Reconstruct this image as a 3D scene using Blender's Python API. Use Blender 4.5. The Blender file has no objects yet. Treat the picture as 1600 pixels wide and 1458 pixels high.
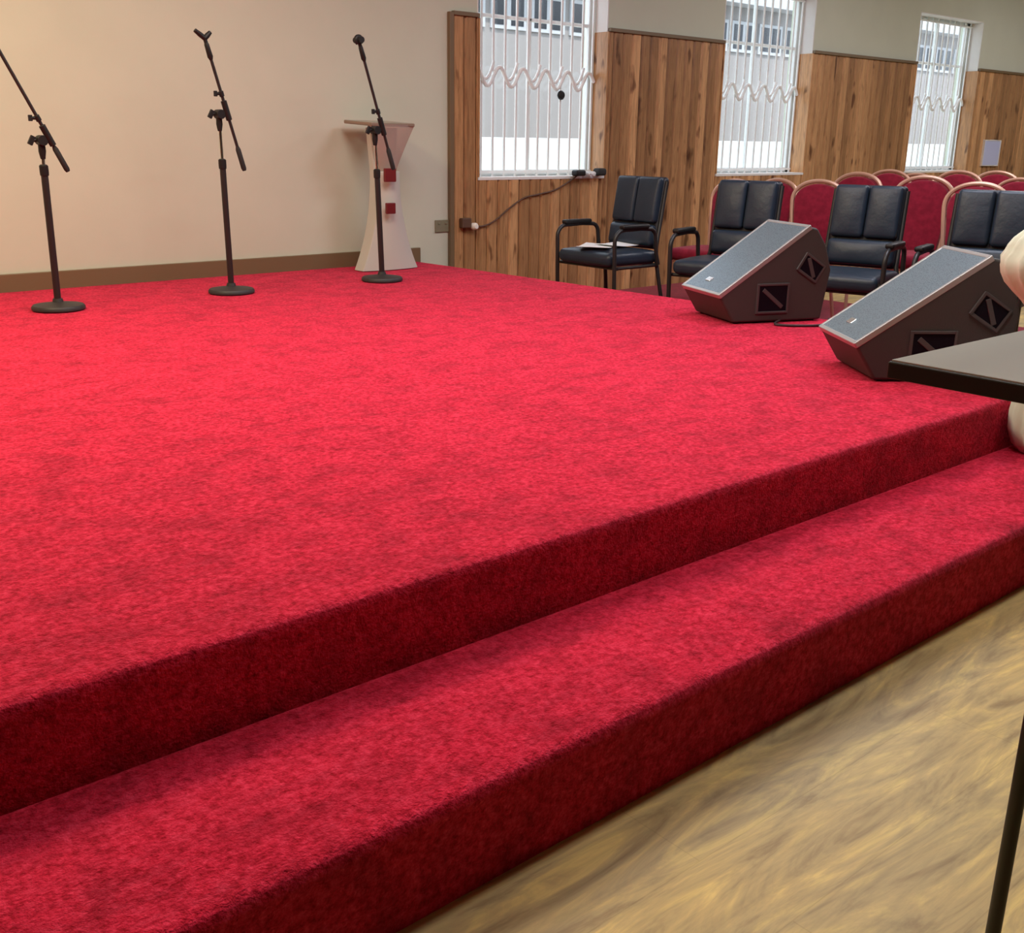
import bpy, math, random
from mathutils import Vector, Matrix
random.seed(7)
PI = math.pi
sc = bpy.context.scene
COL = sc.collection
H = 1.2                                   # camera height
S1, S2 = 0.194, 0.364                     # step height, stage height
Y1, Y2, YW = 1.154, 1.583, 6.174          # step front, stage front, back wall
SILL, PANEL, HEAD = 0.93, 1.995, 2.50
CEIL = 3.3

# ------------------------------------------------------------------ helpers
class MB:
    def __init__(s): s.v = []; s.f = []
    def add(s, vs, fs):
        b = len(s.v); s.v += [tuple(v) for v in vs]; s.f += [tuple(b + i for i in f) for f in fs]; return s
    def box(s, x0, x1, y0, y1, z0, z1, M=None):
        vs = [(x, y, z) for z in (z0, z1) for y in (y0, y1) for x in (x0, x1)]
        if M is not None: vs = [M @ Vector(v) for v in vs]
        return s.add(vs, [(0, 2, 3, 1), (4, 5, 7, 6), (0, 1, 5, 4), (2, 6, 7, 3), (0, 4, 6, 2), (1, 3, 7, 5)])
    def rbox(s, cx, cy, cz, sx, sy, sz, r, n=4, M=None, puff=0.0):
        """rounded cushion: a box whose edges are rounded with radius r, faces puffed a little"""
        N = 10
        hx, hy, hz = sx / 2, sy / 2, sz / 2
        def fit(p):
            q = Vector(p)
            c = Vector((max(-hx + r, min(hx - r, q.x)), max(-hy + r, min(hy - r, q.y)), max(-hz + r, min(hz - r, q.z))))
            d = q - c
            if d.length > 1e-9: q = c + d.normalized() * r
            w = Vector((q.x / hx, q.y / hy, q.z / hz))
            k = puff * (1 - min(1, w.x ** 2)) * (1 - min(1, w.z ** 2)) if sy <= min(sx, sz) else puff * (1 - min(1, w.x ** 2)) * (1 - min(1, w.y ** 2))
            if sy <= min(sx, sz): q.y += k * (1 if w.y > 0 else -1)
            else: q.z += k * (1 if w.z > 0 else -1)
            return q
        def lin(h):
            e = [-h, -h + r * 0.3, -h + r * 0.65, -h + r]
            m = [(-h + r) + (2 * h - 2 * r) * i / N for i in range(1, N)]
            return e + m + [-x for x in reversed(e)]
        X, Y, Z = lin(hx), lin(hy), lin(hz)
        def face(A, B, fn, flip):
            vs = [fn(a, b) for a in A for b in B]; nb = len(B); fs = []
            for i in range(len(A) - 1):
                for j in range(nb - 1):
                    q = (i * nb + j, (i + 1) * nb + j, (i + 1) * nb + j + 1, i * nb + j + 1)
                    fs.append(q[::-1] if flip else q)
            out = []
            for v in vs:
                q = fit(v) + Vector((cx, cy, cz))
                out.append(M @ q if M is not None else q)
            s.add(out, fs)
        face(X, Y, lambda a, b: (a, b, hz), False); face(X, Y, lambda a, b: (a, b, -hz), True)
        face(X, Z, lambda a, b: (a, -hy, b), False); face(X, Z, lambda a, b: (a, hy, b), True)
        face(Y, Z, lambda a, b: (hx, a, b), False); face(Y, Z, lambda a, b: (-hx, a, b), True)
        return s
    def tube(s, pts, r, n=10, rb=None, caps=True, flat=1.0):
        pts = [Vector(p) for p in pts]; m = len(pts)
        rs = r if isinstance(r, (list, tuple)) else [r] * m
        rings = []; up = None
        for i, p in enumerate(pts):
            t = (pts[min(i + 1, m - 1)] - pts[max(i - 1, 0)]).normalized()
            if up is None:
                up = Vector((0, 0, 1)) if abs(t.z) < .9 else Vector((1, 0, 0))
            a = t.cross(up)
            if a.length < 1e-6: a = t.cross(Vector((0, 1, 0)))
            a.normalize(); b = a.cross(t).normalized(); up = b
            rings.append([p + (a * math.cos(2 * PI * k / n) + b * flat * math.sin(2 * PI * k / n)) * rs[i] for k in range(n)])
        vs = [v for R_ in rings for v in R_]; fs = []
        for i in range(m - 1):
            for k in range(n):
                fs.append((i * n + k, i * n + (k + 1) % n, (i + 1) * n + (k + 1) % n, (i + 1) * n + k))
        if caps:
            fs.append(tuple(reversed(range(n)))); fs.append(tuple((m - 1) * n + k for k in range(n)))
        return s.add(vs, fs)
    def lathe(s, prof, n=32, c=(0, 0, 0), fn=None):
        vs = []; fs = []; m = len(prof)
        for i, (r, z) in enumerate(prof):
            for k in range(n):
                a = 2 * PI * k / n; rr = r * (fn(a, z, i) if fn else 1)
                vs.append((c[0] + rr * math.cos(a), c[1] + rr * math.sin(a), c[2] + z))
        for i in range(m - 1):
            for k in range(n):
                fs.append((i * n + k, i * n + (k + 1) % n, (i + 1) * n + (k + 1) % n, (i + 1) * n + k))
        fs.append(tuple(reversed(range(n)))); fs.append(tuple((m - 1) * n + k for k in range(n)))
        return s.add(vs, fs)
    def prism(s, poly, a, b, fn):
        """poly of (u, z) pairs extruded from a to b; fn(u, w, z) gives the point"""
        n = len(poly)
        vs = [fn(u, a, z) for u, z in poly] + [fn(u, b, z) for u, z in poly]
        fs = [tuple(range(n)), tuple(reversed(range(n, 2 * n)))] + [(i, i + n, (i + 1) % n + n, (i + 1) % n) for i in range(n)]
        return s.add(vs, fs)
    def build(s, name, mat, parent=None, bevel=0, seg=2, sharp=40, subd=0):
        me = bpy.data.meshes.new(name); me.from_pydata(s.v, [], s.f)
        import bmesh
        bm = bmesh.new(); bm.from_mesh(me); bmesh.ops.remove_doubles(bm, verts=bm.verts, dist=1e-5)
        bmesh.ops.recalc_face_normals(bm, faces=bm.faces); bm.to_mesh(me); bm.free()
        for p in me.polygons: p.use_smooth = True
        me.set_sharp_from_angle(angle=math.radians(sharp))
        me.materials.append(mat)
        o = bpy.data.objects.new(name, me); COL.objects.link(o)
        if parent: o.parent = parent
        if bevel:
            b = o.modifiers.new('bevel', 'BEVEL'); b.width = bevel; b.segments = seg; b.limit_method = 'ANGLE'; b.angle_limit = math.radians(35)
            b.harden_normals = True
        return o

def tag(o, label=None, cat=None, group=None, kind=None):
    if label: o['label'] = label
    if cat: o['category'] = cat
    if group: o['group'] = group
    if kind: o['kind'] = kind
    return o
def thing(name, label, cat, loc=(0, 0, 0), rz=0, group=None):
    o = bpy.data.objects.new(name, None); COL.objects.link(o); o.empty_display_size = .1
    o.location = loc; o.rotation_euler = (0, 0, rz)
    return tag(o, label, cat, group)
def struct(o): o['kind'] = 'structure'; return o
KIDS = {}
def copy_tree(o, parent=None):
    c = o.copy(); COL.objects.link(c)
    if parent: c.parent = parent
    for ch in [x for x in bpy.data.objects if x.parent == o]: copy_tree(ch, c)
    return c
def arc(cx, cz, r, a0, a1, n, y=0):
    return [(cx + r * math.cos(math.radians(a0 + (a1 - a0) * i / n)), y, cz + r * math.sin(math.radians(a0 + (a1 - a0) * i / n))) for i in range(n + 1)]

# ------------------------------------------------------------------ materials
def mat(name, base=(.5, .5, .5), rough=.5, metal=0, spec=.5, **kw):
    m = bpy.data.materials.new(name); m.use_nodes = True
    p = m.node_tree.nodes['Principled BSDF']
    p.inputs['Base Color'].default_value = (*base, 1); p.inputs['Roughness'].default_value = rough
    p.inputs['Metallic'].default_value = metal; p.inputs['Specular IOR Level'].default_value = spec
    for k, v in kw.items(): p.inputs[k].default_value = v
    return m
def N(m, t, **kw):
    n = m.node_tree.nodes.new(t)
    for k, v in kw.items(): setattr(n, k, v)
    return n
def L(m, a, b): m.node_tree.links.new(a, b)
def ramp(m, fac, stops):
    r = N(m, 'ShaderNodeValToRGB'); e = r.color_ramp.elements
    while len(e) < len(stops): e.new(.5)
    for el, (p, c) in zip(e, stops): el.position = p; el.color = (*c, 1)
    L(m, fac, r.inputs['Fac']); return r.outputs['Color']
def noise(m, vec, scale, detail=3, rough=.55, dist=0):
    n = N(m, 'ShaderNodeTexNoise'); n.inputs['Scale'].default_value = scale; n.inputs['Detail'].default_value = detail
    n.inputs['Roughness'].default_value = rough; n.inputs['Distortion'].default_value = dist
    if vec is not None: L(m, vec, n.inputs['Vector'])
    return n.outputs['Fac']
def coords(m, sx=1, sy=1, sz=1):
    t = N(m, 'ShaderNodeTexCoord'); mp = N(m, 'ShaderNodeMapping'); mp.inputs['Scale'].default_value = (sx, sy, sz)
    L(m, t.outputs['Object'], mp.inputs['Vector']); return mp.outputs['Vector']
def mix(m, fac, a, b, mode='MIX'):
    x = N(m, 'ShaderNodeMix', data_type='RGBA', blend_type=mode)
    for s_, v in ((x.inputs['Factor'], fac), (x.inputs['A'], a), (x.inputs['B'], b)):
        if hasattr(v, 'is_output'): L(m, v, s_)
        elif isinstance(v, (int, float)): s_.default_value = v
        else: s_.default_value = (*v, 1)
    return x.outputs['Result']
def bump(m, h, strength, dist, prev=None):
    b = N(m, 'ShaderNodeBump'); b.inputs['Strength'].default_value = strength; b.inputs['Distance'].default_value = dist
    L(m, h, b.inputs['Height'])
    if prev is not None: L(m, prev, b.inputs['Normal'])
    return b.outputs['Normal']
def P(m): return m.node_tree.nodes['Principled BSDF']

# red carpet
M_carpet = mat('carpet', rough=.95, spec=.1)
m = M_carpet; v = coords(m)
pile = noise(m, v, 75, 3, .65); blot = noise(m, v, 9, 4, .6); streak = noise(m, coords(m, 3, 9, 3), 3, 4, .6)
c1 = ramp(m, pile, [(.3, (.34, .004, .018)), (.5, (.60, .017, .055)), (.72, (.78, .044, .105))])
c2 = ramp(m, blot, [(.3, (.72, .72, .72)), (.55, (1, 1, 1))])
c3 = ramp(m, streak, [(.33, (.80, .80, .80)), (.5, (1, 1, 1))])
L(m, mix(m, 1.0, mix(m, 1.0, c1, c2, 'MULTIPLY'), c3, 'MULTIPLY'), P(m).inputs['Base Color'])
L(m, bump(m, noise(m, v, 170, 2, .6), .8, .006, bump(m, blot, .35, .02)), P(m).inputs['Normal'])
P(m).inputs['Sheen Weight'].default_value = .09; P(m).inputs['Sheen Roughness'].default_value = .45
P(m).inputs['Sheen Tint'].default_value = (1, .50, .68, 1)

# cream plaster wall
M_wall = mat('cream_plaster', rough=.8, spec=.25)
m = M_wall; v = coords(m)
L(m, ramp(m, noise(m, v, 1.6, 4, .6), [(.3, (.555, .57, .455)), (.7, (.595, .61, .49))]), P(m).inputs['Base Color'])
L(m, bump(m, noise(m, v, 60, 3), .08, .004), P(m).inputs['Normal'])
M_white = mat('white_plaster', (.78, .77, .74), .7, spec=.3)
M_ceil = mat('ceiling_paint', (.55, .55, .53), .85)

# pine boards (vertical)
def pine(name, dark=1.0, vertical=True, gloss=.32):
    m = mat(name, rough=gloss, spec=.5)
    t = N(m, 'ShaderNodeTexCoord'); s = N(m, 'ShaderNodeSeparateXYZ'); L(m, t.outputs['Object'], s.inputs['Vector'])
    d = N(m, 'ShaderNodeMath', operation='DIVIDE'); L(m, s.outputs['X'], d.inputs[0]); d.inputs[1].default_value = BW
    fl = N(m, 'ShaderNodeMath', operation='FLOOR'); L(m, d.outputs[0], fl.inputs[0])
    wn = N(m, 'ShaderNodeTexWhiteNoise', noise_dimensions='1D'); L(m, fl.outputs[0], wn.inputs['W'])
    off = N(m, 'ShaderNodeVectorMath', operation='SCALE'); L(m, wn.outputs['Color'], off.inputs[0]); off.inputs['Scale'].default_value = 30
    av = N(m, 'ShaderNodeVectorMath', operation='ADD'); L(m, t.outputs['Object'], av.inputs[0]); L(m, off.outputs[0], av.inputs[1])
    mp = N(m, 'ShaderNodeMapping'); mp.inputs['Scale'].default_value = (1, 1, .09); L(m, av.outputs[0], mp.inputs['Vector'])
    grain = noise(m, mp.outputs['Vector'], 55, 4, .6, .6)
    mp2 = N(m, 'ShaderNodeMapping'); mp2.inputs['Scale'].default_value = (1, 1, .4); L(m, av.outputs[0], mp2.inputs['Vector'])
    knot = noise(m, mp2.outputs['Vector'], 11, 2, .5)
    D = dark
    base = ramp(m, wn.outputs['Value'], [(0, (.20 * D, .108 * D, .050 * D)), (.5, (.29 * D, .160 * D, .074 * D)), (1, (.42 * D, .245 * D, .120 * D))])
    g = ramp(m, grain, [(.3, (.66, .60, .55)), (.6, (1.08, 1.05, 1.0))])
    k = ramp(m, knot, [(.62, (1, 1, 1)), (.71, (.34, .27, .24))])
    L(m, mix(m, 1, mix(m, 1, base, g, 'MULTIPLY'), k, 'MULTIPLY'), P(m).inputs['Base Color'])
    L(m, bump(m, grain, .12, .003), P(m).inputs['Normal'])
    return m
BW = 0.105
M_pine = pine('pine_boards', 1.6)
M_brownwood = mat('brown_skirting', (.17, .115, .06), .45)

# laminate floor
M_floor = mat('laminate_floor', rough=.48, spec=.28)
m = M_floor
v = coords(m, .55, 2.4, 1)
n1 = noise(m, v, 3.0, 8, .62, 3.2); n2 = noise(m, coords(m, 1.0, 9, 1), 5, 5, .65, .8); n3 = noise(m, coords(m, .8, 2.0, 1), 1.7, 2, .5)
ca = ramp(m, n1, [(.32, (.34, .255, .125)), (.44, (.48, .385, .19)), (.53, (.56, .44, .205)), (.64, (.72, .58, .235))])
cb = ramp(m, n2, [(.3, (.80, .80, .80)), (.6, (1.05, 1.04, 1.0))])
cc = ramp(m, n3, [(.35, (.92, .92, .96)), (.65, (1.06, 1.0, .90))])
w = N(m, 'ShaderNodeTexBrick'); w.offset = .37; w.squash = 1
w.inputs['Scale'].default_value = 1; w.inputs['Brick Width'].default_value = 1.28; w.inputs['Row Height'].default_value = .192
w.inputs['Mortar Size'].default_value = .0012; w.inputs['Color1'].default_value = (1, 1, 1, 1); w.inputs['Color2'].default_value = (.94, .94, .94, 1); w.inputs['Mortar'].default_value = (.86, .85, .82, 1)
L(m, coords(m), w.inputs['Vector'])
L(m, mix(m, 1, mix(m, 1, mix(m, 1, ca, cb, 'MULTIPLY'), cc, 'MULTIPLY'), w.outputs['Color'], 'MULTIPLY'), P(m).inputs['Base Color'])

M_blackmetal = mat('black_metal', (.018, .016, .016), .42, 0, .5)
M_castiron = mat('black_cast', (.022, .018, .019), .55)
M_chrome = mat('chrome', (.80, .79, .76), .16, 1.0)
M_blackplastic = mat('black_plastic', (.011, .010, .010), .5, 0, .35)
M_rubber = mat('rubber', (.02, .02, .02), .8)
# black vinyl with faint blue
def leather(name, c, r, *extra):
    m = mat(name, c, r, *extra); v = coords(m)
    L(m, bump(m, noise(m, v, 140, 3), .15, .003, bump(m, noise(m, v, 9, 3), .35, .012)), P(m).inputs['Normal']); return m
M_vinyl = leather('black_vinyl', (.018, .029, .047), .40, 0, .42)
M_vinyl2 = leather('dark_piping', (.008, .009, .016), .5)
def fabric(name, a, b, sc_=260, rough=.85):
    m = mat(name, rough=rough, spec=.2); v = coords(m)
    L(m, ramp(m, noise(m, v, 30, 4), [(.35, a), (.65, b)]), P(m).inputs['Base Color'])
    L(m, bump(m, noise(m, v, sc_, 2), .3, .002), P(m).inputs['Normal'])
    P(m).inputs['Sheen Weight'].default_value = .12; return m
M_shadedcarpet = fabric('shaded_red_carpet', (.20, .008, .024), (.28, .014, .036))  # red carpet darkened in its colour for the shade beside the stage
M_redfab = fabric('red_fabric', (.20, .006, .022), (.27, .010, .032))
M_gold = mat('gold_paint', (.62, .36, .25), .36, .25)
M_cab = mat('speaker_paint', (.060, .055, .054), .58, 0, .4)
m = M_cab; L(m, bump(m, noise(m, coords(m), 220, 2), .35, .002), P(m).inputs['Normal'])
M_grille = mat('perforated_steel', (.30, .31, .33), .40, .70)
m = M_grille
vo = N(m, 'ShaderNodeTexVoronoi', feature='F1'); vo.inputs['Scale'].default_value = 190; L(m, coords(m), vo.inputs['Vector'])
L(m, ramp(m, vo.outputs['Distance'], [(.22, (.09, .115, .14)), (.36, (.26, .35, .42))]), P(m).inputs['Base Color'])
M_rim = mat('grille_edge', (.45, .45, .46), .35, .5)
M_pocketshade = mat('recess_shade', (.006, .004, .010), .7, 0, .15)
M_pocketrim = mat('recess_rim', (.075, .068, .072), .45)
M_silver = mat('silver_badge', (.85, .85, .85), .25, .9)
M_glasstop = mat('grey_glossy_top', (.50, .52, .53), .05, 0, .5)
M_cream = mat('cream_cloth', (.60, .655, .55), .9, spec=.15)
m = M_cream; L(m, bump(m, noise(m, coords(m, 1, 1, .35), 14, 3), .35, .02), P(m).inputs['Normal'])
M_paper = mat('white_paper', (.86, .86, .86), .6)
M_acrylic = mat('milky_acrylic', (.62, .64, .57), .30, 0, .5, Alpha=1)
P(M_acrylic).inputs['Transmission Weight'].default_value = .15
def clear(name, col, alpha, rough=.1):
    m = bpy.data.materials.new(name); m.use_nodes = True; nt = m.node_tree; nt.nodes.remove(P(m))
    out = nt.nodes['Material Output']
    tr = N(m, 'ShaderNodeBsdfTransparent'); tr.inputs['Color'].default_value = (*col, 1)
    gl = N(m, 'ShaderNodeBsdfGlossy'); gl.inputs['Roughness'].default_value = rough; gl.inputs['Color'].default_value = (.9, .9, .9, 1)
    lw = N(m, 'ShaderNodeLayerWeight'); lw.inputs['Blend'].default_value = .5
    pw = N(m, 'ShaderNodeMath', operation='POWER'); L(m, lw.outputs['Facing'], pw.inputs[0]); pw.inputs[1].default_value = 4
    ma = N(m, 'ShaderNodeMath', operation='MULTIPLY_ADD'); L(m, pw.outputs[0], ma.inputs[0]); ma.inputs[1].default_value = .7; ma.inputs[2].default_value = .03
    mx = N(m, 'ShaderNodeMixShader'); L(m, ma.outputs[0], mx.inputs[0]); L(m, tr.outputs[0], mx.inputs[1]); L(m, gl.outputs[0], mx.inputs[2])
    if alpha > 0:
        df = N(m, 'ShaderNodeBsdfDiffuse'); df.inputs['Color'].default_value = (*col, 1)
        m2 = N(m, 'ShaderNodeMixShader'); m2.inputs[0].default_value = alpha
        L(m, mx.outputs[0], m2.inputs[1]); L(m, df.outputs[0], m2.inputs[2]); L(m, m2.outputs[0], out.inputs['Surface'])
    else: L(m, mx.outputs[0], out.inputs['Surface'])
    return m
M_glass = clear('window_glass', (.96, .98, .98), 0, .02)
M_tint = clear('tinted_acrylic', (.74, .64, .57), .35, .08)
M_tinttop = mat('smoky_acrylic_top', (.25, .19, .14), .2)
M_redtrim = mat('red_acrylic', (.15, .012, .014), .4)
M_socket = mat('olive_socket', (.22, .20, .125), .5)
M_cable = mat('dark_cable', (.10, .05, .03), .6)
M_black_cable = mat('black_cable', (.03, .012, .015), .6)
M_whiteplastic = mat('white_plastic', (.85, .82, .76), .4)
M_bars = mat('white_bar_paint', (.86, .88, .86), .45)
M_bluereflection = mat('pale_blue_reflection', (.52, .56, .80), .3)  # colour of the painted reflection on the varnished boards

# ------------------------------------------------------------------ room shell
WINS = [(4.972, 6.262), (7.655, 8.968), (10.80, 12.14)]      # window openings along the wall
X0, X1 = -6.0, 18.0
mb = MB()
TH = .26
xs = [X0] + [x for wv in WINS for x in wv] + [X1]
for i in range(0, len(xs), 2): mb.box(xs[i], xs[i + 1], YW, YW + TH, 0, CEIL)
for a, b in WINS:
    mb.box(a, b, YW, YW + TH, 0, SILL - .02); mb.box(a, b, YW, YW + TH, HEAD, CEIL)
struct(mb.build('wall_back', M_wall))
struct(MB().box(X0 - .2, X0, -8, YW, 0, CEIL).build('wall_left', M_brownwood))
struct(MB().box(X1, X1 + .2, -8, YW + TH, 0, CEIL).build('wall_right', M_wall))
struct(MB().box(X0, X1, -8.2, -8, 0, CEIL).build('wall_front', M_brownwood))
struct(MB().box(X0 - .2, X1 + .2, -8.2, YW + TH + .3, CEIL, CEIL + .15).build('ceiling', M_ceil))
struct(MB().box(X0, X1, -8, YW, -.1, 0).build('floor', M_floor))

# pine panelling: individual tongue-and-groove boards with chamfered edges
mb = MB(); PX0 = 4.745; T = .02
def board(a, b, z0, z1):
    c = min(.013, (b - a) * .3)
    prof = [(a, YW), (a, YW - T + c), (a + c, YW - T), (b - c, YW - T), (b, YW - T + c), (b, YW)]
    n = len(prof); vs = [(x, y, z0) for x, y in prof] + [(x, y, z1) for x, y in prof]
    mb.add(vs, [tuple(range(n)), tuple(reversed(range(n, 2 * n)))] + [(i, i + 1, i + 1 + n, i + n) for i in range(n - 1)])
x = PX0
cuts = sorted([PX0 + BW * i for i in range(int((X1 - PX0) / BW) + 1)] + [q for wv in WINS for q in wv])
cuts = [c for i, c in enumerate(cuts) if i == 0 or c - cuts[i - 1] > .004]
for a, b in zip(cuts[:-1], cuts[1:]):
    mid = (a + b) / 2
    inside = any(p < mid < q for p, q in WINS)
    board(a + .0015, b - .0015, .0, SILL - .02 if inside else PANEL)
struct(mb.build('wall_back_panelling', M_pine, sharp=25))
# end trim of the panelling, cap rail and pine jamb linings
mb = MB(); mb.box(PX0 - .035, PX0 + .002, YW - .032, YW, 0, PANEL + .02)
struct(mb.build('trim_1', M_brownwood, bevel=.004))
mb = MB()
segs = [PX0] + [q for wv in WINS for q in wv] + [X1]
for i in range(0, len(segs), 2): mb.box(segs[i], segs[i + 1], YW - .034, YW, PANEL, PANEL + .028)
struct(mb.build('trim_2', M_brownwood, bevel=.004))
M_jamb = pine('pine_jamb', 1.9)
GY = YW + .13
for k, (a, b) in enumerate(WINS):
    mb = MB()
    mb.box(a, a + .014, YW - .02, GY, SILL, PANEL); mb.box(b - .014, b, YW - .02, GY, SILL, PANEL)
    struct(mb.build('trim_%d' % (3 + k), M_jamb, bevel=.002))
    mb = MB(); mb.box(a, a + .010, YW - .001, GY, PANEL, HEAD); mb.box(b - .010, b, YW - .001, GY, PANEL, HEAD); mb.box(a, b, YW - .001, GY, HEAD - .010, HEAD)
    struct(mb.build('trim_%d' % (9 + k), M_white))

# skirting on the stage, ends where the stage ends
struct(MB().box(X0, 4.455, YW - .02, YW, S2 - .01, S2 + .095).build('baseboard_back', M_brownwood, bevel=.004))

# windows
for k, (a, b) in enumerate(WINS):
    w = bpy.data.objects.new('window_%d' % (k + 1), None); COL.objects.link(w); w.location = ((a + b) / 2, GY, SILL); struct(w)
    W2, HH = (b - a) / 2, HEAD - SILL
    f = MB(); fr = .045
    f.box(-W2, -W2 + fr, .03, .08, 0, HH); f.box(W2 - fr, W2, .03, .08, 0, HH); f.box(-W2, W2, .03, .08, 0, fr); f.box(-W2, W2, .03, .08, HH - fr, HH)
    f.box(-.012, .012, .04, .07, fr, HH - fr); f.box(-W2 + fr, W2 - fr, .04, .07, 1.10, 1.125)
    f.build('window_frame', M_bars, w, bevel=.004)
    MB().box(-W2 + .02, W2 - .02, .052, .058, .02, HH - .02).build('window_pane', M_glass, w)
    g = MB(); n = 11
    for i in range(n + 1):
        xx = -W2 + .03 + (2 * W2 - .06) * i / n
        g.box(xx - .008, xx + .008, -.006, .006, 0.0, HH)
    for zz in (.03, HH - .05): g.box(-W2, W2, -.009, .003, zz - .009, zz + .009)
    g.tube([(-W2 + .02 + (2 * W2 - .04) * t / 120, -.013, .70 + .065 * math.sin(2 * PI * t / 120 * 5.5)) for t in range(121)], .015, 8)
    for i in range(5):                       # short flicks branching off the wave
        xx = -W2 + .06 + (2 * W2 - .04) * (i + .5) / 5.5
        g.tube([(xx + .075 * q, -.013, .68 + .10 * q * q + .02 * q) for q in (-.8, -.5, -.2, .1, .4, .7, 1.0)], .012, 6)
    g.build('grille', M_bars, w)
    struct(MB().box(a + .001, b - .001, YW - .022, YW + .16, SILL - .0215, SILL).build('trim_%d' % (6 + k), M_white, bevel=.003))
    if k == 0:
        q = MB(); q.lathe([(.0, -.02), (.026, -.016), (.034, -.004), (.034, .006), (.024, .018), (.0, .02)], 20)
        h = q.build('window_knob', M_blackplastic, w); h.rotation_euler = (PI / 2, 0, 0); h.location = (5.88 - (a + b) / 2, -.03, 1.523 - SILL)
        tag(h, 'round black knob on the white grille')

# ------------------------------------------------------------------ stage and step
def edge_x(y): return 4.445 + (6.121 - y) * 0.0605
def rounded_block(name, pts, z0, z1, r, label, cat):
    """carpeted block: plan polygon with a rounded top edge (r) and vertical sides"""
    n = len(pts); c = Vector((sum(p[0] for p in pts) / n, sum(p[1] for p in pts) / n))
    def inset(d):
        out = []
        for i in range(n):
            p, a, b = Vector(pts[i]), Vector(pts[i - 1]), Vector(pts[(i + 1) % n])
            e1 = (p - a).normalized(); e2 = (b - p).normalized()
            n1 = Vector((-e1.y, e1.x)); n2 = Vector((-e2.y, e2.x))
            k = n1 + n2; k = k / max(.2, k.dot(n1)) if k.length > 1e-6 else n1
            out.append(p + k * d)
        return out
    rings = [(0, z0)] + [(r * (1 - math.cos(t)), z1 - r + r * math.sin(t)) for t in [PI / 2 * i / 5 for i in range(6)]]
    vs = []
    for d, z in rings: vs += [(q.x, q.y, z) for q in inset(d)]
    fs = [(i * n + k, i * n + (k + 1) % n, (i + 1) * n + (k + 1) % n, (i + 1) * n + k) for i in range(len(rings) - 1) for k in range(n)]
    fs.append(tuple((len(rings) - 1) * n + k for k in range(n))); fs.append(tuple(reversed(range(n))))
    o = MB().add(vs, fs).build(name, M_carpet, sharp=60)
    return tag(o, label, cat)
rounded_block('stage', [(X0 + .003, Y2), (edge_x(Y2), Y2), (edge_x(YW - .002), YW - .002), (X0 + .003, YW - .002)], 0, S2, .028,
              'wide red-carpeted stage platform along the cream wall carrying the three microphone stands', 'stage')
rounded_block('stage_step', [(X0 + .003, Y1), (4.9, Y1), (4.9, Y2 - .002), (X0 + .003, Y2 - .002)], 0, S1, .028,
              'long red-carpeted step in front of the stage, next to the wooden floor', 'step')

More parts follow.
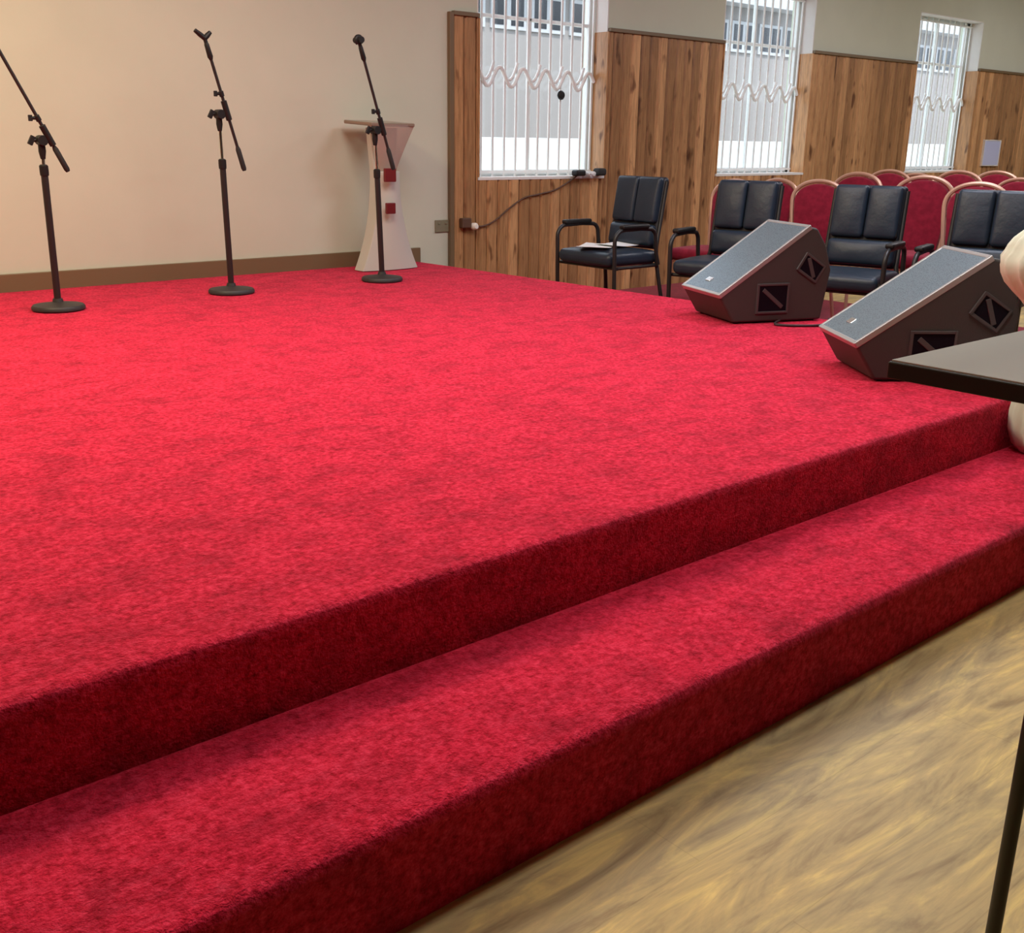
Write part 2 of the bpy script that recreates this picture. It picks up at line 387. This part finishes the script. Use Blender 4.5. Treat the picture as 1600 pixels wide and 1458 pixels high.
# ------------------------------------------------------------------ microphone stands
def mic_stand(loc, pivot, tail, tip, tubetop, label, end):
    t = thing('microphone_stand', label, 'microphone stand', (loc[0], loc[1], S2), 0, 'boom microphone stands on the stage')
    B = Vector((loc[0], loc[1], S2))
    pv, tl, tp = [Vector(p) - B for p in (pivot, tail, tip)]
    px = pv.x + .0
    MB().lathe([(.0, 0), (.118, 0), (.124, .006), (.124, .017), (.117, .026), (.06, .034), (.026, .040), (.022, .056), (.0, .057)], 40).build('base', M_castiron, t)
    zt = tubetop - S2
    MB().tube([(0, 0, .05), (px * .7, 0, zt)], .0165, 14).build('lower_tube', M_blackmetal, t)
    MB().lathe([(.0, -.045), (.0195, -.045), (.0205, -.03), (.0205, 0), (.014, .006), (.0, .006)], 16, (px * .7, 0, zt)).build('height_clutch', M_blackplastic, t)
    MB().tube([(px * .7, 0, zt - .02), (pv.x, 0, pv.z - .03)], .0085, 12).build('upper_tube', M_chrome, t)
    d = (tp - tl).normalized()
    side = Vector((-1, 0, 0))
    off = Vector((0, -.022, 0)); bp = tl + d * (pv - tl).dot(d) + off      # point of the boom nearest the pivot
    c = MB()
    c.tube([(pv.x, 0, pv.z - .085), (pv.x, 0, pv.z - .05), (pv.x, 0, pv.z + .012)], [.011, .017, .015], 14)
    c.tube([pv + Vector((0, .022, 0)), pv - Vector((0, .034, 0))], .024, 16)
    c.tube([bp - d * .04, bp + d * .06], .0155, 12); c.tube([pv, bp], .015, 12)
    cl = c.build('boom_clamp', M_blackplastic, t, bevel=.002)
    k = MB(); k.tube([pv + side * .01, pv + side * .035], .009, 10)
    k.box(-.012, .012, -.007, .007, -.022, .022, Matrix.Translation(pv + side * .043) @ Matrix.Rotation(.5, 4, 'Y'))
    k.build('clamp_knob', M_blackplastic, cl, bevel=.003)
    k = MB(); q = bp + d * .095; k.tube([q - d * .014, q + d * .014], .013, 12); k.tube([q, q + side * .03], .008, 10)
    k.box(-.008, .010, -.006, .006, -.014, .014, Matrix.Translation(q + side * .034))
    k.build('clamp_knob', M_blackplastic, cl, bevel=.003)
    MB().tube([tl + off, tp + off], .0082, 12).build('boom_arm', M_blackmetal, t)
    MB().tube([tl + off - d * .012, tl + off, tl + off + d * .10, tl + off + d * .115], [.010, .0135, .0135, .009], 12).build('boom_grip', M_rubber, t)
    MB().tube([tp + off - d * .085, tp + off - d * .07, tp + off - d * .01, tp + off], [.009, .0145, .0125, .009], 12).build('boom_collar', M_blackplastic, t)
    e = MB(); o = tp + off
    if end == 'clip':                        # open V-shaped clip
        q = o + d * .02
        e.tube([o - d * .005, q], .010, 10)
        for sgn, ln in ((-1, .062), (1, .045)):
            u = (d * .55 + Vector((sgn * .85, 0, .15))).normalized(); e.tube([q, q + u * ln * .5, q + u * ln], [.013, .013, .010], 10)
        e.build('microphone_clip', M_blackplastic, t)
    else:                                    # clip seen end-on: round head with open jaw
        q = o + d * .018
        e.tube([o - d * .005, q], .011, 10)
        M_ = Matrix.Translation(q + d * .012)
        ring = [M_ @ Vector((.017 * math.cos(a), 0, .017 * math.sin(a))) for a in [math.radians(z) for z in range(-40, 250, 15)]]
        e.tube(ring, .013, 10); e.tube([M_ @ Vector((0, .035, 0)), M_ @ Vector((0, -.035, 0))], .017, 14)
        e.build('microphone_clip', M_blackplastic, t)
    return t
mic_stand((1.71, 5.39), (1.715, 5.39, 1.160), (1.812, 5.39, 1.030), (1.49, 5.37, 1.70), 1.045,
          'black boom microphone stand nearest the picture left edge, boom leaning out past the frame', 'clip')
mic_stand((2.657, 5.445), (2.648, 5.445, 1.300), (2.762, 5.445, 1.026), (2.585, 5.43, 1.645), 1.069,
          'middle black boom microphone stand, bare of any lectern behind, with open V clip', 'clip')
mic_stand((3.628, 5.413), (3.600, 5.413, 1.235), (3.708, 5.413, 1.026), (3.492, 5.40, 1.685), 1.012,
          'black boom microphone stand directly in front of the pale acrylic lectern', 'round')

# ------------------------------------------------------------------ lectern
lx, ly = 3.985, 5.93
t = thing('lectern', 'pale acrylic lectern with smoky V-shaped top standing against the cream wall', 'lectern', (lx, ly, S2))
def sheet(rows, th, y0=0, bend=0):
    """panel through rows of (half width, z, y) with thickness"""
    vs = []; fs = []; n = 9; m_ = len(rows)
    for side in (0, 1):
        for hw, z, yy in rows:
            for i in range(n):
                u = -1 + 2 * i / (n - 1); vs.append((hw * u, y0 + yy + bend * (1 - u * u) * -1 + side * th, z))
    for side in (0, 1):
        for r in range(m_ - 1):
            for i in range(n - 1):
                b0 = side * m_ * n + r * n + i; fs.append((b0, b0 + 1, b0 + n + 1, b0 + n))
    rim = [i for i in range(n)] + [r * n + n - 1 for r in range(1, m_)] + [(m_ - 1) * n + i for i in range(n - 2, -1, -1)] + [r * n for r in range(m_ - 2, 0, -1)]
    for a_, b_ in zip(rim, rim[1:] + rim[:1]): fs.append((a_, b_, b_ + m_ * n, a_ + m_ * n))
    return MB().add(vs, fs)
rows = []
for i in range(15):
    q = i / 14; z = .004 + .62 * q
    rows.append((.082 + .135 * (1 - q) ** 2.2, z, .0))
sheet(rows, .10, -.09, .035).build('base_column', M_acrylic, t, bevel=.003)
rows = [(.075 + .030 * (i / 8) , .55 + .34 * i / 8, -.02) for i in range(9)]
sheet(rows, .05, -.02, .02).build('neck', M_acrylic, t, bevel=.003)
rows = [(.060 + .110 * (i / 8) ** 1.15, .62 + .29 * i / 8, -.06 - .06 * i / 8) for i in range(9)]
sheet(rows, .012, -.02, .02).build('front_panel', M_tint, t)
b = MB(); b.box(-.165, .165, -.15, .17, 0, .022, Matrix.Translation((0, 0, .905)) @ Matrix.Rotation(math.radians(3), 4, 'X'))
b.build('reading_top', M_tinttop, t, bevel=.006)
for z_, s_ in ((.605, .042), (.40, .034)):
    b = MB(); b.box(-s_, s_, -.012, .012, -s_, s_, Matrix.Translation((-.045, -.165, z_)))
    e = b.build('emblem', M_redtrim, t, bevel=.005); e['label'] = 'dark red square ornament'

# socket, plug, cable on the wall
t = thing('wall_socket', 'olive double socket plate on the cream wall beside the pine panelling', 'socket', (4.655, YW, .598))
MB().box(-.062, .062, -.010, 0, -.043, .043).build('socket_plate', M_socket, t, bevel=.004)
for s_ in (-1, 1): MB().box(s_ * .03 - .008, s_ * .03 + .008, -.014, -.008, .012, .026).build('switch', M_socket, t, bevel=.002)
t = thing('plug_adapter', 'dark plug adapter with white tip on the pine boards beside the socket', 'plug', (4.85, YW - .02, .61))
MB().box(-.055, .03, -.045, .0, -.03, .04).build('adapter_body', M_cable, t, bevel=.008)
e = MB().lathe([(.0, 0), (.024, 0), (.026, .03), (.016, .045), (.0, .046)], 16).build('plug_tip', M_whiteplastic, t); e.location = (.055, -.025, -.02); e.rotation_euler = (PI / 2, 0, 0)
e['label'] = 'white plug end'
cable = [(4.88, YW - .05, .60), (5.0, YW - .035, .585), (5.12, YW - .033, .62), (5.25, YW - .033, .70), (5.40, YW - .033, .775), (5.55, YW - .033, .80), (5.72, YW - .033, .83), (5.88, YW - .04, .90), (5.95, YW - .05, .945)]
def smooth(pts, n=6):
    out = []; P_ = [Vector(p) for p in pts]; P_ = [P_[0]] + P_ + [P_[-1]]
    for i in range(1, len(P_) - 2):
        for k in range(n):
            s = k / n; a, b_, c, d_ = P_[i - 1:i + 3]
            out.append(.5 * ((2 * b_) + (c - a) * s + (2 * a - 5 * b_ + 4 * c - d_) * s * s + (3 * b_ - a - 3 * c + d_) * s ** 3))
    return out + [P_[-2]]
tag(MB().tube(smooth(cable), .006, 8).build('wall_cable', M_cable), 'thin brown cable looping up the pine boards to the first window sill', 'cable')
# dark bits on the first sill
tag(MB().rbox(5.93, YW - .07, SILL + .0235, .10, .07, .045, .015).build('small_case', M_blackplastic), 'small dark case on the first window sill next to the crumpled paper', 'case')
tag(MB().rbox(6.17, YW - .06, SILL + .0295, .09, .08, .057, .02).build('small_pouch', M_rubber), 'small black pouch in the right corner of the first window sill', 'pouch')
cr = MB().rbox(6.05, YW - .07, SILL + .0185, .085, .06, .035, .015)
cr.v = [(x_ + random.uniform(-.004, .004), y_ + random.uniform(-.004, .004), max(SILL + .0004, z_ - .003 + random.uniform(-.004, .004))) for x_, y_, z_ in cr.v]
tag(cr.build('crumpled_paper', M_paper, sharp=10), 'crumpled white paper between two dark items on the first window sill', 'paper')
# thin panel painted as the varnish's pale blue reflection, right of third window
t = thing('blue_reflection', 'low panel painted as a pale blue reflection on the pine panelling right of the third window', 'reflection', (12.66, YW - .021, .985))
MB().box(-.19, .19, -.016, 0, 0, .27).build('reflection_panel', M_bluereflection, t, bevel=.004)
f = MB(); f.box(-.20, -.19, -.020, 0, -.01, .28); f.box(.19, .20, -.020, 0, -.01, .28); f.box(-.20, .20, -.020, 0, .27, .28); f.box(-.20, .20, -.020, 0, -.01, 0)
f.build('frame', M_whiteplastic, t, bevel=.003)  # pale border of the added reflection panel

tag(MB().box(4.86, 7.4, 2.0, 6.13, .0, .012).build('floor_carpet', M_shadedcarpet), 'red carpet, stage shade in its colour, lying on the floor under the armchairs beside the stage', 'carpet')

# ------------------------------------------------------------------ black armchairs (front is local -Y)
def make_armchair():
    t = thing('armchair', '', 'chair', group='black padded armchairs beside the stage')
    MB().rbox(0, -.02, .445, .49, .47, .085, .035, puff=.018).build('seat', M_vinyl, t)
    tilt = Matrix.Translation((0, .215, .50)) @ Matrix.Rotation(math.radians(-10), 4, 'X')
    bk = MB().rbox(0, .02, .23, .415, .05, .475, .024, M=tilt).build('backrest', M_vinyl2, t)
    for s in (-1, 1):
        MB().rbox(s * .0995, -.018, .31, .194, .055, .30, .022, M=tilt, puff=.012).build('back_cushion', M_vinyl, bk)
    MB().rbox(0, -.02, .075, .396, .062, .145, .028, M=tilt, puff=.014).build('lumbar_cushion', M_vinyl, bk)
    for s in (-1, 1):
        x_ = s * .268
        MB().tube([(x_, -.215, 0), (x_, -.225, .30), (x_, -.235, .56)] + [(x_, -.235 + .075 - .075 * math.cos(a), .56 + .075 * math.sin(a)) for a in [PI / 2 * i / 6 for i in range(1, 7)]]
                  + [(x_, .0, .64), (x_, .09, .635)] + [(x_, .09 + .06 * math.sin(a), .575 + .06 * math.cos(a)) for a in [PI / 2 * i / 6 for i in range(1, 7)]]
                  + [(x_, .165, .47), (x_, .19, .40)], .0135, 10).build('arm_frame', M_blackmetal, t)
        MB().rbox(x_, -.055, .655, .050, .25, .030, .013).build('armrest', M_blackplastic, t)
        MB().tube([(s * .208, .305, .93), (s * .212, .225, .50), (s * .24, .20, .42), (s * .262, .25, .15), (s * .265, .275, 0)], .0135, 10).build('leg', M_blackmetal, t)
        MB().tube([(s * .268, -.22, .17), (s * .262, .248, .17)], .009, 8).build('stretcher', M_blackmetal, t)
    c = MB(); c.tube([(-.268, -.20, .392), (.268, -.20, .392)], .011, 8); c.tube([(-.25, .20, .392), (.25, .20, .392)], .011, 8)
    for s in (-1, 1): c.tube([(s * .25, -.20, .392), (s * .25, .20, .392)], .011, 8)
    c.build('seat_frame', M_blackmetal, t)
    return t
ac = make_armchair()
def face(o, x, y, yaw, sc_=1.0):      # back-top centre at (x, y); faces world -X, turned by yaw towards the stage front
    r = -PI / 2 + math.radians(yaw)
    fx, fy = math.sin(r), -math.cos(r)
    o.location = (x + fx * .29 * sc_, y + fy * .29 * sc_, .012 if x < 7.2 else 0); o.rotation_euler = (0, 0, r); o.scale = (sc_,) * 3
chairs = [(5.52, 5.06, 0, 'black padded armchair nearest the first window, white papers lying on its seat', 1.0),
          (5.66, 4.27, 14, 'second black padded armchair from the papers, its seat half behind the rear wedge speaker', 1.0),
          (5.78, 3.49, 15, 'black padded armchair seen between the two wedge speakers', 1.0),
          (5.90, 2.79, 15, 'black padded armchair cut by the picture edge behind the front wedge speaker', 1.0)]
made = []
for i, (x, y, yaw, lab, s) in enumerate(chairs):
    o = ac if i == 0 else copy_tree(ac)
    face(o, x, y, yaw, s); o['label'] = lab; made.append(o)
# papers on the first chair
fx = made[0].location
t = thing('paper_sheets', 'loose white paper sheets lying on the seat of the first black armchair', 'papers', (fx.x, fx.y, .519), .3)
for dx, dy, rz, w_, h_, z_ in ((-.10, .05, .25, .21, .29, .0), (.06, -.03, -.2, .19, .27, .004)):
    vs = []; fs = []
    for side in (0, 1):
        for i in range(9):
            for j in range(9):
                u, v_ = i / 8 - .5, j / 8 - .5
                vs.append(Matrix.Rotation(rz, 3, 'Z') @ Vector((u * h_, v_ * w_, z_ + .030 * max(0, -u - .18) + .012 * math.cos(v_ * 3) * 0 + side * .002 + .010 * (u + .5) * (v_ + .5))) + Vector((dx, dy, 0)))
    for side in (0, 1):
        for i in range(8):
            for j in range(8):
                q = side * 81 + i * 9 + j; fs.append((q, q + 1, q + 10, q + 9))
    rim = [i for i in range(9)] + [r * 9 + 8 for r in range(1, 9)] + [72 + i for i in range(7, -1, -1)] + [r * 9 for r in range(7, 0, -1)]
    for a_, b_ in zip(rim, rim[1:] + rim[:1]): fs.append((a_, b_, b_ + 81, a_ + 81))
    MB().add(vs, fs).build('sheet', M_paper, t)

# ------------------------------------------------------------------ red banquet chairs (front is local -Y)
def crown(scale=1.0, n=26):
    """outline of the back, from lower left over the crown to lower right, as (x, z)"""
    w0, w1 = .138, .180
    left = [(-w0, .47), (-.150, .56), (-.164, .67), (-.175, .76), (-w1, .82)]
    top = []
    for i in range(1, n):
        a = PI - PI * i / n
        top.append((w1 * math.cos(a), .82 + .135 * math.sin(a) ** .85))
    right = [(-x_, z_) for x_, z_ in reversed(left)]
    return left + top + right
def backy(z): return .205 + (z - .45) * .17
def make_banquet():
    t = thing('banquet_chair', '', 'chair', group='red banquet chairs with gold frames in rows')
    MB().rbox(0, -.02, .455, .38, .41, .075, .032, puff=.02).build('seat', M_redfab, t)
    oc = crown(); cz = .70
    pad = [(x_ * .90, cz + (z_ - cz) * .93) for x_, z_ in oc]
    b = MB(); n = len(pad)
    layers = [(.86, -.036), (.97, -.026), (1.0, -.008), (1.0, .010), (.94, .022)]
    vs = []; fs = []
    for sc_, dy in layers: vs += [(x_ * sc_, backy(cz + (z_ - cz) * sc_) + dy, cz + (z_ - cz) * sc_) for x_, z_ in pad]
    for i in range(len(layers) - 1):
        for k in range(n): fs.append((i * n + k, i * n + (k + 1) % n, (i + 1) * n + (k + 1) % n, (i + 1) * n + k))
    fs.append(tuple(range(n))); fs.append(tuple((len(layers) - 1) * n + k for k in range(n)))
    b.add(vs, fs).build('backrest', M_redfab, t)
    MB().tube([(x_, backy(z_), z_) for x_, z_ in [(-.145, .40)] + oc + [(.145, .40)]], .0135, 8).build('back_frame', M_gold, t)
    for s in (-1, 1):
        MB().tube([(s * .172, -.19, .42), (s * .182, -.205, 0)], .0125, 8).build('leg', M_gold, t)
        MB().tube([(s * .148, backy(.42) - .005, .42), (s * .165, .225, .2), (s * .185, .275, 0)], .0125, 8).build('leg', M_gold, t)
    f = MB()
    for a_, b_ in (((-.172, -.19), (.172, -.19)), ((.172, -.19), (.150, .195)), ((.150, .195), (-.150, .195)), ((-.150, .195), (-.172, -.19))):
        f.tube([(*a_, .41), (*b_, .41)], .011, 8)
    f.build('seat_frame', M_gold, t)
    return t
bc = make_banquet()
reds = [(6.20, 4.80, 4, .975, 'red banquet chair largely behind the second black armchair, seat showing under its arm'),
        (6.92, 4.96, 6, .965, 'red banquet chair peeking past the right edge of the second black armchair'),
        (6.52, 4.33, 20, .985, 'red banquet chair standing above the rear wedge speaker, left of the third black armchair'),
        (7.30, 4.52, 12, 1.035, 'red banquet chair whose gold arch rises just above the third black armchair'),
        (6.85, 3.74, 22, 1.03, 'red banquet chair in full view directly right of the third black armchair'),
        (6.45, 3.17, 18, 1.015, 'red banquet chair half hidden by the black armchair at the picture edge'),
        (8.60, 5.03, 16, 1.03, 'distant red chair back below the pine boards, just left of the third window'),
        (9.45, 5.25, 16, .985, 'distant red chair back under the left half of the third window'),
        (8.70, 4.46, 16, 1.04, 'distant dark red chair back under the right half of the third window'),
        (9.45, 4.50, 16, 1.03, 'distant red chair back right of the third window below the painted blue reflection'),
        (8.60, 3.90, 16, 1.00, 'farthest right distant red chair, cut by the picture edge')]
for i, (x, y, yaw, s, lab) in enumerate(reds):
    o = bc if i == 0 else copy_tree(bc)
    face(o, x, y, yaw, s); o['label'] = lab

# ------------------------------------------------------------------ wedge speakers
PROF = [(0, 0), (-.083, .128), (.387, .447), (.425, .440), (.483, .357), (.522, .240), (.487, 0)]
def make_wedge():
    t = thing('wedge_speaker', '', 'speaker', group='wedge stage monitors on the stage edge')
    W_ = .38
    MB().prism(PROF, 0, W_, lambda u, w_, z: (u, w_, z)).build('cabinet', M_cab, t, bevel=.012, seg=3)
    d = Vector((.47, 0, .319)).normalized(); nrm = Vector((-d.z, 0, d.x)); o = Vector((-.083, 0, .128)); ln = .568
    M_ = Matrix(((d.x, 0, nrm.x, o.x), (0, 1, 0, 0), (d.z, 0, nrm.z, o.z), (0, 0, 0, 1)))
    g = MB().box(.012, ln - .012, .010, W_ - .010, -.004, .010, M_).build('front_grille', M_grille, t, bevel=.005)
    r = MB(); r.box(0.0, ln, -.002, .014, -.012, .012, M_); r.box(0.0, ln, W_ - .014, W_ + .002, -.012, .012, M_); r.box(-.002, .016, 0, W_, -.012, .012, M_); r.box(ln - .016, ln + .002, 0, W_, -.012, .012, M_)
    r.build('grille_rim', M_rim, t, bevel=.004)
    b = MB().box(.070, .098, .20, .245, .010, .014, M_).build('badge', M_silver, t, bevel=.002); b['label'] = 'small silver badge'
    for cu, cz, sx, sz, ang in ((.205, .112, .155, .122, 0), (.405, .254, .112, .074, -32)):
        R_ = Matrix.Translation((cu, 0, cz)) @ Matrix.Rotation(math.radians(-ang), 4, 'Y')
        h = MB(); k = .011
        a_, c_ = sx / 2, sz / 2
        for bx in ((-a_ - k, -a_, -c_ - k, c_ + k), (a_, a_ + k, -c_ - k, c_ + k), (-a_, a_, -c_ - k, -c_), (-a_, a_, c_, c_ + k)):
            h.box(bx[0], bx[1], -.007, .003, bx[2], bx[3], R_)
        hh = h.build('handle_recess', M_pocketrim, t, bevel=.002)
        MB().box(-a_, a_, -.003, .003, -c_, c_, R_).build('recess_shade_plate', M_pocketshade, hh)  # flat dark plate imitates the shade of a hollow
        q = MB(); q.box(-a_ * .9, a_ * .9, -.006, -.001, -.010, .010, R_ @ Matrix.Rotation(math.radians(38), 4, 'Y')); q.build('grip_bar', M_pocketrim, hh, bevel=.002)
    for x_, y_ in ((.03, .03), (.03, W_ - .03), (.45, .03), (.45, W_ - .03)):
        MB().lathe([(0, -.006), (.014, -.006), (.016, .004), (0, .004)], 12, (x_, y_, 0)).build('rubber_foot', M_rubber, t)
    return t
wd = make_wedge()
wd.location = (4.106, 3.135, S2 + .006); wd.rotation_euler = (0, 0, math.radians(-22.3))
wd['label'] = 'rear black wedge speaker lying on the stage edge in front of the black armchairs'
w2 = copy_tree(wd); w2.location = (3.503, 2.018, S2 + .006); w2.rotation_euler = (0, 0, math.radians(-37))
w2['label'] = 'front black wedge speaker on the stage corner, partly behind the glossy table'
tag(MB().tube(smooth([(4.33, 3.030, S2 + .012), (4.24, 2.98, S2 + .007), (4.36, 2.86, S2 + .007), (4.50, 2.86, S2 + .007), (4.60, 2.93, S2 + .007)]), .006, 8).build('speaker_cable', M_black_cable),
    'thin dark cable lying on the red carpet by the rear wedge speaker', 'cable')

# ------------------------------------------------------------------ glossy table in the foreground
TZ = .92
t = thing('side_table', 'tall black-edged table with a glossy grey top in the right foreground', 'table', (1.9, .32, 0))
tx0, tx1, ty0, ty1 = 1.318 - 1.9, .62, -.50, .742 - .32
MB().box(tx0, tx1, ty0, ty1, TZ - .026, TZ - .002).build('tabletop', M_blackplastic, t, bevel=.003)
MB().box(tx0 + .004, tx1 - .004, ty0 + .004, ty1 - .004, TZ - .002, TZ).build('glass_top', M_glasstop, t)
for x_ in (1.402 - 1.9, .52):
    for y_ in (.509 - .32, -.30):
        MB().tube([(x_, y_, 0), (x_, y_, TZ - .028)], .0105, 16).build('leg', M_blackmetal, t)
c = MB(); c.box(1.39 - 1.9, .53, .179, .199, TZ - .06, TZ - .029); c.box(1.39 - 1.9, .53, -.31, -.29, TZ - .06, TZ - .029)
c.build('apron', M_blackmetal, t, bevel=.002)

# ------------------------------------------------------------------ cream drape at the right edge
t = thing('draped_stand', 'cream cloth-draped stand on the lower red step at the right picture edge', 'draped stand', (3.705, 1.40, S1))
def folds(k, amp): return lambda a, z, i: 1 + amp * math.sin(k * a + .7) * (.5 + .5 * math.sin(a * 3 + 1)) + amp * .5 * math.sin((k * 2 + 1) * a)
prof = [(.0, .003), (.135, .003), (.155, .03), (.172, .08), (.174, .14), (.165, .22), (.140, .30), (.118, .37), (.10, .40), (.0, .40)]
MB().lathe(prof, 96, (0, 0, 0), folds(9, .07)).build('skirt', M_cream, t, sharp=80)
MB().lathe([(.0, .385), (.112, .385), (.125, .40), (.125, .425), (.112, .44), (.0, .44)], 64, (0, 0, 0), folds(9, .03)).build('sash', M_cream, t, sharp=80)
prof = [(.0, .425), (.115, .43), (.150, .455), (.178, .485), (.200, .515), (.224, .545), (.244, .575), (.262, .605), (.274, .63), (.276, .655), (.262, .675), (.255, .69), (.238, .715), (.215, .74), (.17, .76), (.10, .77), (.0, .772)]
def pleat(a, z, i):                          # gathered cloth: pleats fanning out from the sash, soft creases across
    f = 1 - 1.6 * abs(math.sin(9.5 * a + 1.1 * math.sin(3 * a) + 3 * z))
    return 1 + .060 * f * min(1, (z - .40) * 6) + .022 * math.sin(40 * z + 3 * math.sin(2 * a))
MB().lathe(prof, 240, (0, 0, 0), pleat).build('gathered_top', M_cream, t, sharp=120)

# ------------------------------------------------------------------ outside
M_yard = mat('yard_concrete', (.62, .60, .55), .9)
m = M_yard; L(m, ramp(m, noise(m, coords(m), 2, 4), [(.3, (.50, .48, .44)), (.7, (.70, .68, .62))]), P(m).inputs['Base Color'])
o = MB().box(-10, 60, YW + TH, 60, -.25, -.08).build('yard_ground', M_yard); struct(o)
M_parapet = mat('pale_aqua_wall', (.72, .80, .80), .8)
t = tag(MB().box(0, 50, 9.6, 9.8, -.08, 1.21).build('yard_wall', M_parapet, bevel=.01), 'low pale sunlit wall outside the three windows', 'wall')
t['kind'] = 'structure'
M_fac = mat('grey_render', (.27, .245, .24), .9)
M_fwin = mat('dark_glazing', (.015, .016, .022), .2)
M_ffr = mat('facade_frames', (.42, .42, .44), .7)
t = thing('outbuilding', 'grey building with a row of dark windows seen through the three windows', 'building', (16, 12, -.08))
MB().box(-14, 22, 0, 4, 0, 3.42).build('building_wall', M_fac, t)
MB().box(-14.3, 22.3, -.35, 4.3, 3.42, 3.56).build('roof_edge', M_ffr, t)
for i in range(46):
    x_ = -13.2 + i * .74
    f = MB(); f.box(x_ - .32, x_ + .32, -.03, .02, 2.72, 3.20); fo = f.build('window', M_ffr, t)
    for dx in (-.155, .155): MB().box(x_ + dx - .115, x_ + dx + .115, -.035, -.02, 2.77, 3.15).build('pane', M_fwin, fo)
M_leaf = mat('leaf', (.10, .19, .07), .7); M_bark = mat('bark', (.10, .07, .05), .9)
t = thing('tree', 'leafy green tree beyond the grey building outside', 'tree', (19.5, 18, -.08))
MB().tube([(0, 0, 0), (.1, 0, 2), (0, .1, 3.6)], [.22, .17, .10], 10).build('trunk', M_bark, t)
lf = MB()
for i in range(1500):
    a, b_ = random.uniform(0, 2 * PI), random.uniform(-1, 1); r_ = 2.1 * random.random() ** .4
    p = Vector((r_ * math.cos(a) * math.sqrt(1 - b_ * b_) * 1.3, r_ * math.sin(a) * math.sqrt(1 - b_ * b_), 4.6 + r_ * b_ * .8))
    R_ = Matrix.Rotation(random.uniform(0, 6), 3, 'Z') @ Matrix.Rotation(random.uniform(-1.2, 1.2), 3, 'X'); s = random.uniform(.10, .2)
    lf.add([p + R_ @ Vector(q) * s for q in ((-1, 0, 0), (0, -.5, .05), (1, 0, 0), (0, .5, .05))], [(0, 1, 2, 3)])
lf.build('crown', M_leaf, t)

# ------------------------------------------------------------------ light
def area(name, loc, sx, sy, power, col):
    l = bpy.data.lights.new(name, 'AREA'); l.shape = 'RECTANGLE'; l.size = sx; l.size_y = sy; l.energy = power; l.color = col
    o = bpy.data.objects.new(name, l); COL.objects.link(o); o.location = loc; return o
area('ceiling_lamp', (.2, 4.4, CEIL - .05), 1.2, 1.2, 128, (1, .84, .52))
area('ceiling_lamp', (2.6, 3.6, CEIL - .05), 1.2, 1.2, 62, (1, .93, .87))
area('ceiling_lamp', (5.4, 2.9, CEIL - .05), 1.2, 1.2, 62, (.80, .86, 1))  # cool tint added to stand in for window daylight on the carpet
area('ceiling_lamp', (8.6, 3.6, CEIL - .05), 1.2, 1.2, 62, (.98, .94, 1))
area('ceiling_lamp', (12.5, 3.6, CEIL - .05), 1.2, 1.2, 66, (.98, .94, 1))
area('ceiling_lamp', (2.9, 1.5, CEIL - .05), 1.4, .3, 46, (1, .96, .88))
sun = bpy.data.lights.new('sun', 'SUN'); sun.energy = 5.0; sun.angle = .01; sun.color = (1, .97, .92)
so = bpy.data.objects.new('sun', sun); COL.objects.link(so)
so.rotation_euler = Vector((.25, .55, -1)).to_track_quat('-Z', 'Y').to_euler()
wld = bpy.data.worlds.new('sky'); sc.world = wld; wld.use_nodes = True
bg = wld.node_tree.nodes['Background']; bg.inputs['Color'].default_value = (.76, .86, 1, 1); bg.inputs['Strength'].default_value = 3.2

# ------------------------------------------------------------------ camera
cam = bpy.data.cameras.new('camera'); cam.sensor_fit = 'HORIZONTAL'; cam.sensor_width = 36; cam.lens = 36 * 1655 / 1600
cam.clip_start = .02; cam.clip_end = 200
co = bpy.data.objects.new('camera', cam); COL.objects.link(co)
F = Vector((.62581, .72175, -.29571)).normalized(); R_ = Vector((.75839, -.65164, .01450)); R_ = (R_ - F * R_.dot(F)).normalized(); U = R_.cross(F)
co.matrix_world = Matrix(((R_.x, U.x, -F.x, 0), (R_.y, U.y, -F.y, 0), (R_.z, U.z, -F.z, H), (0, 0, 0, 1)))
sc.camera = co
sc.view_settings.view_transform = 'Standard'; sc.view_settings.look = 'None'; sc.view_settings.gamma = 1; sc.view_settings.exposure = 0
sc.view_settings.use_curve_mapping = False
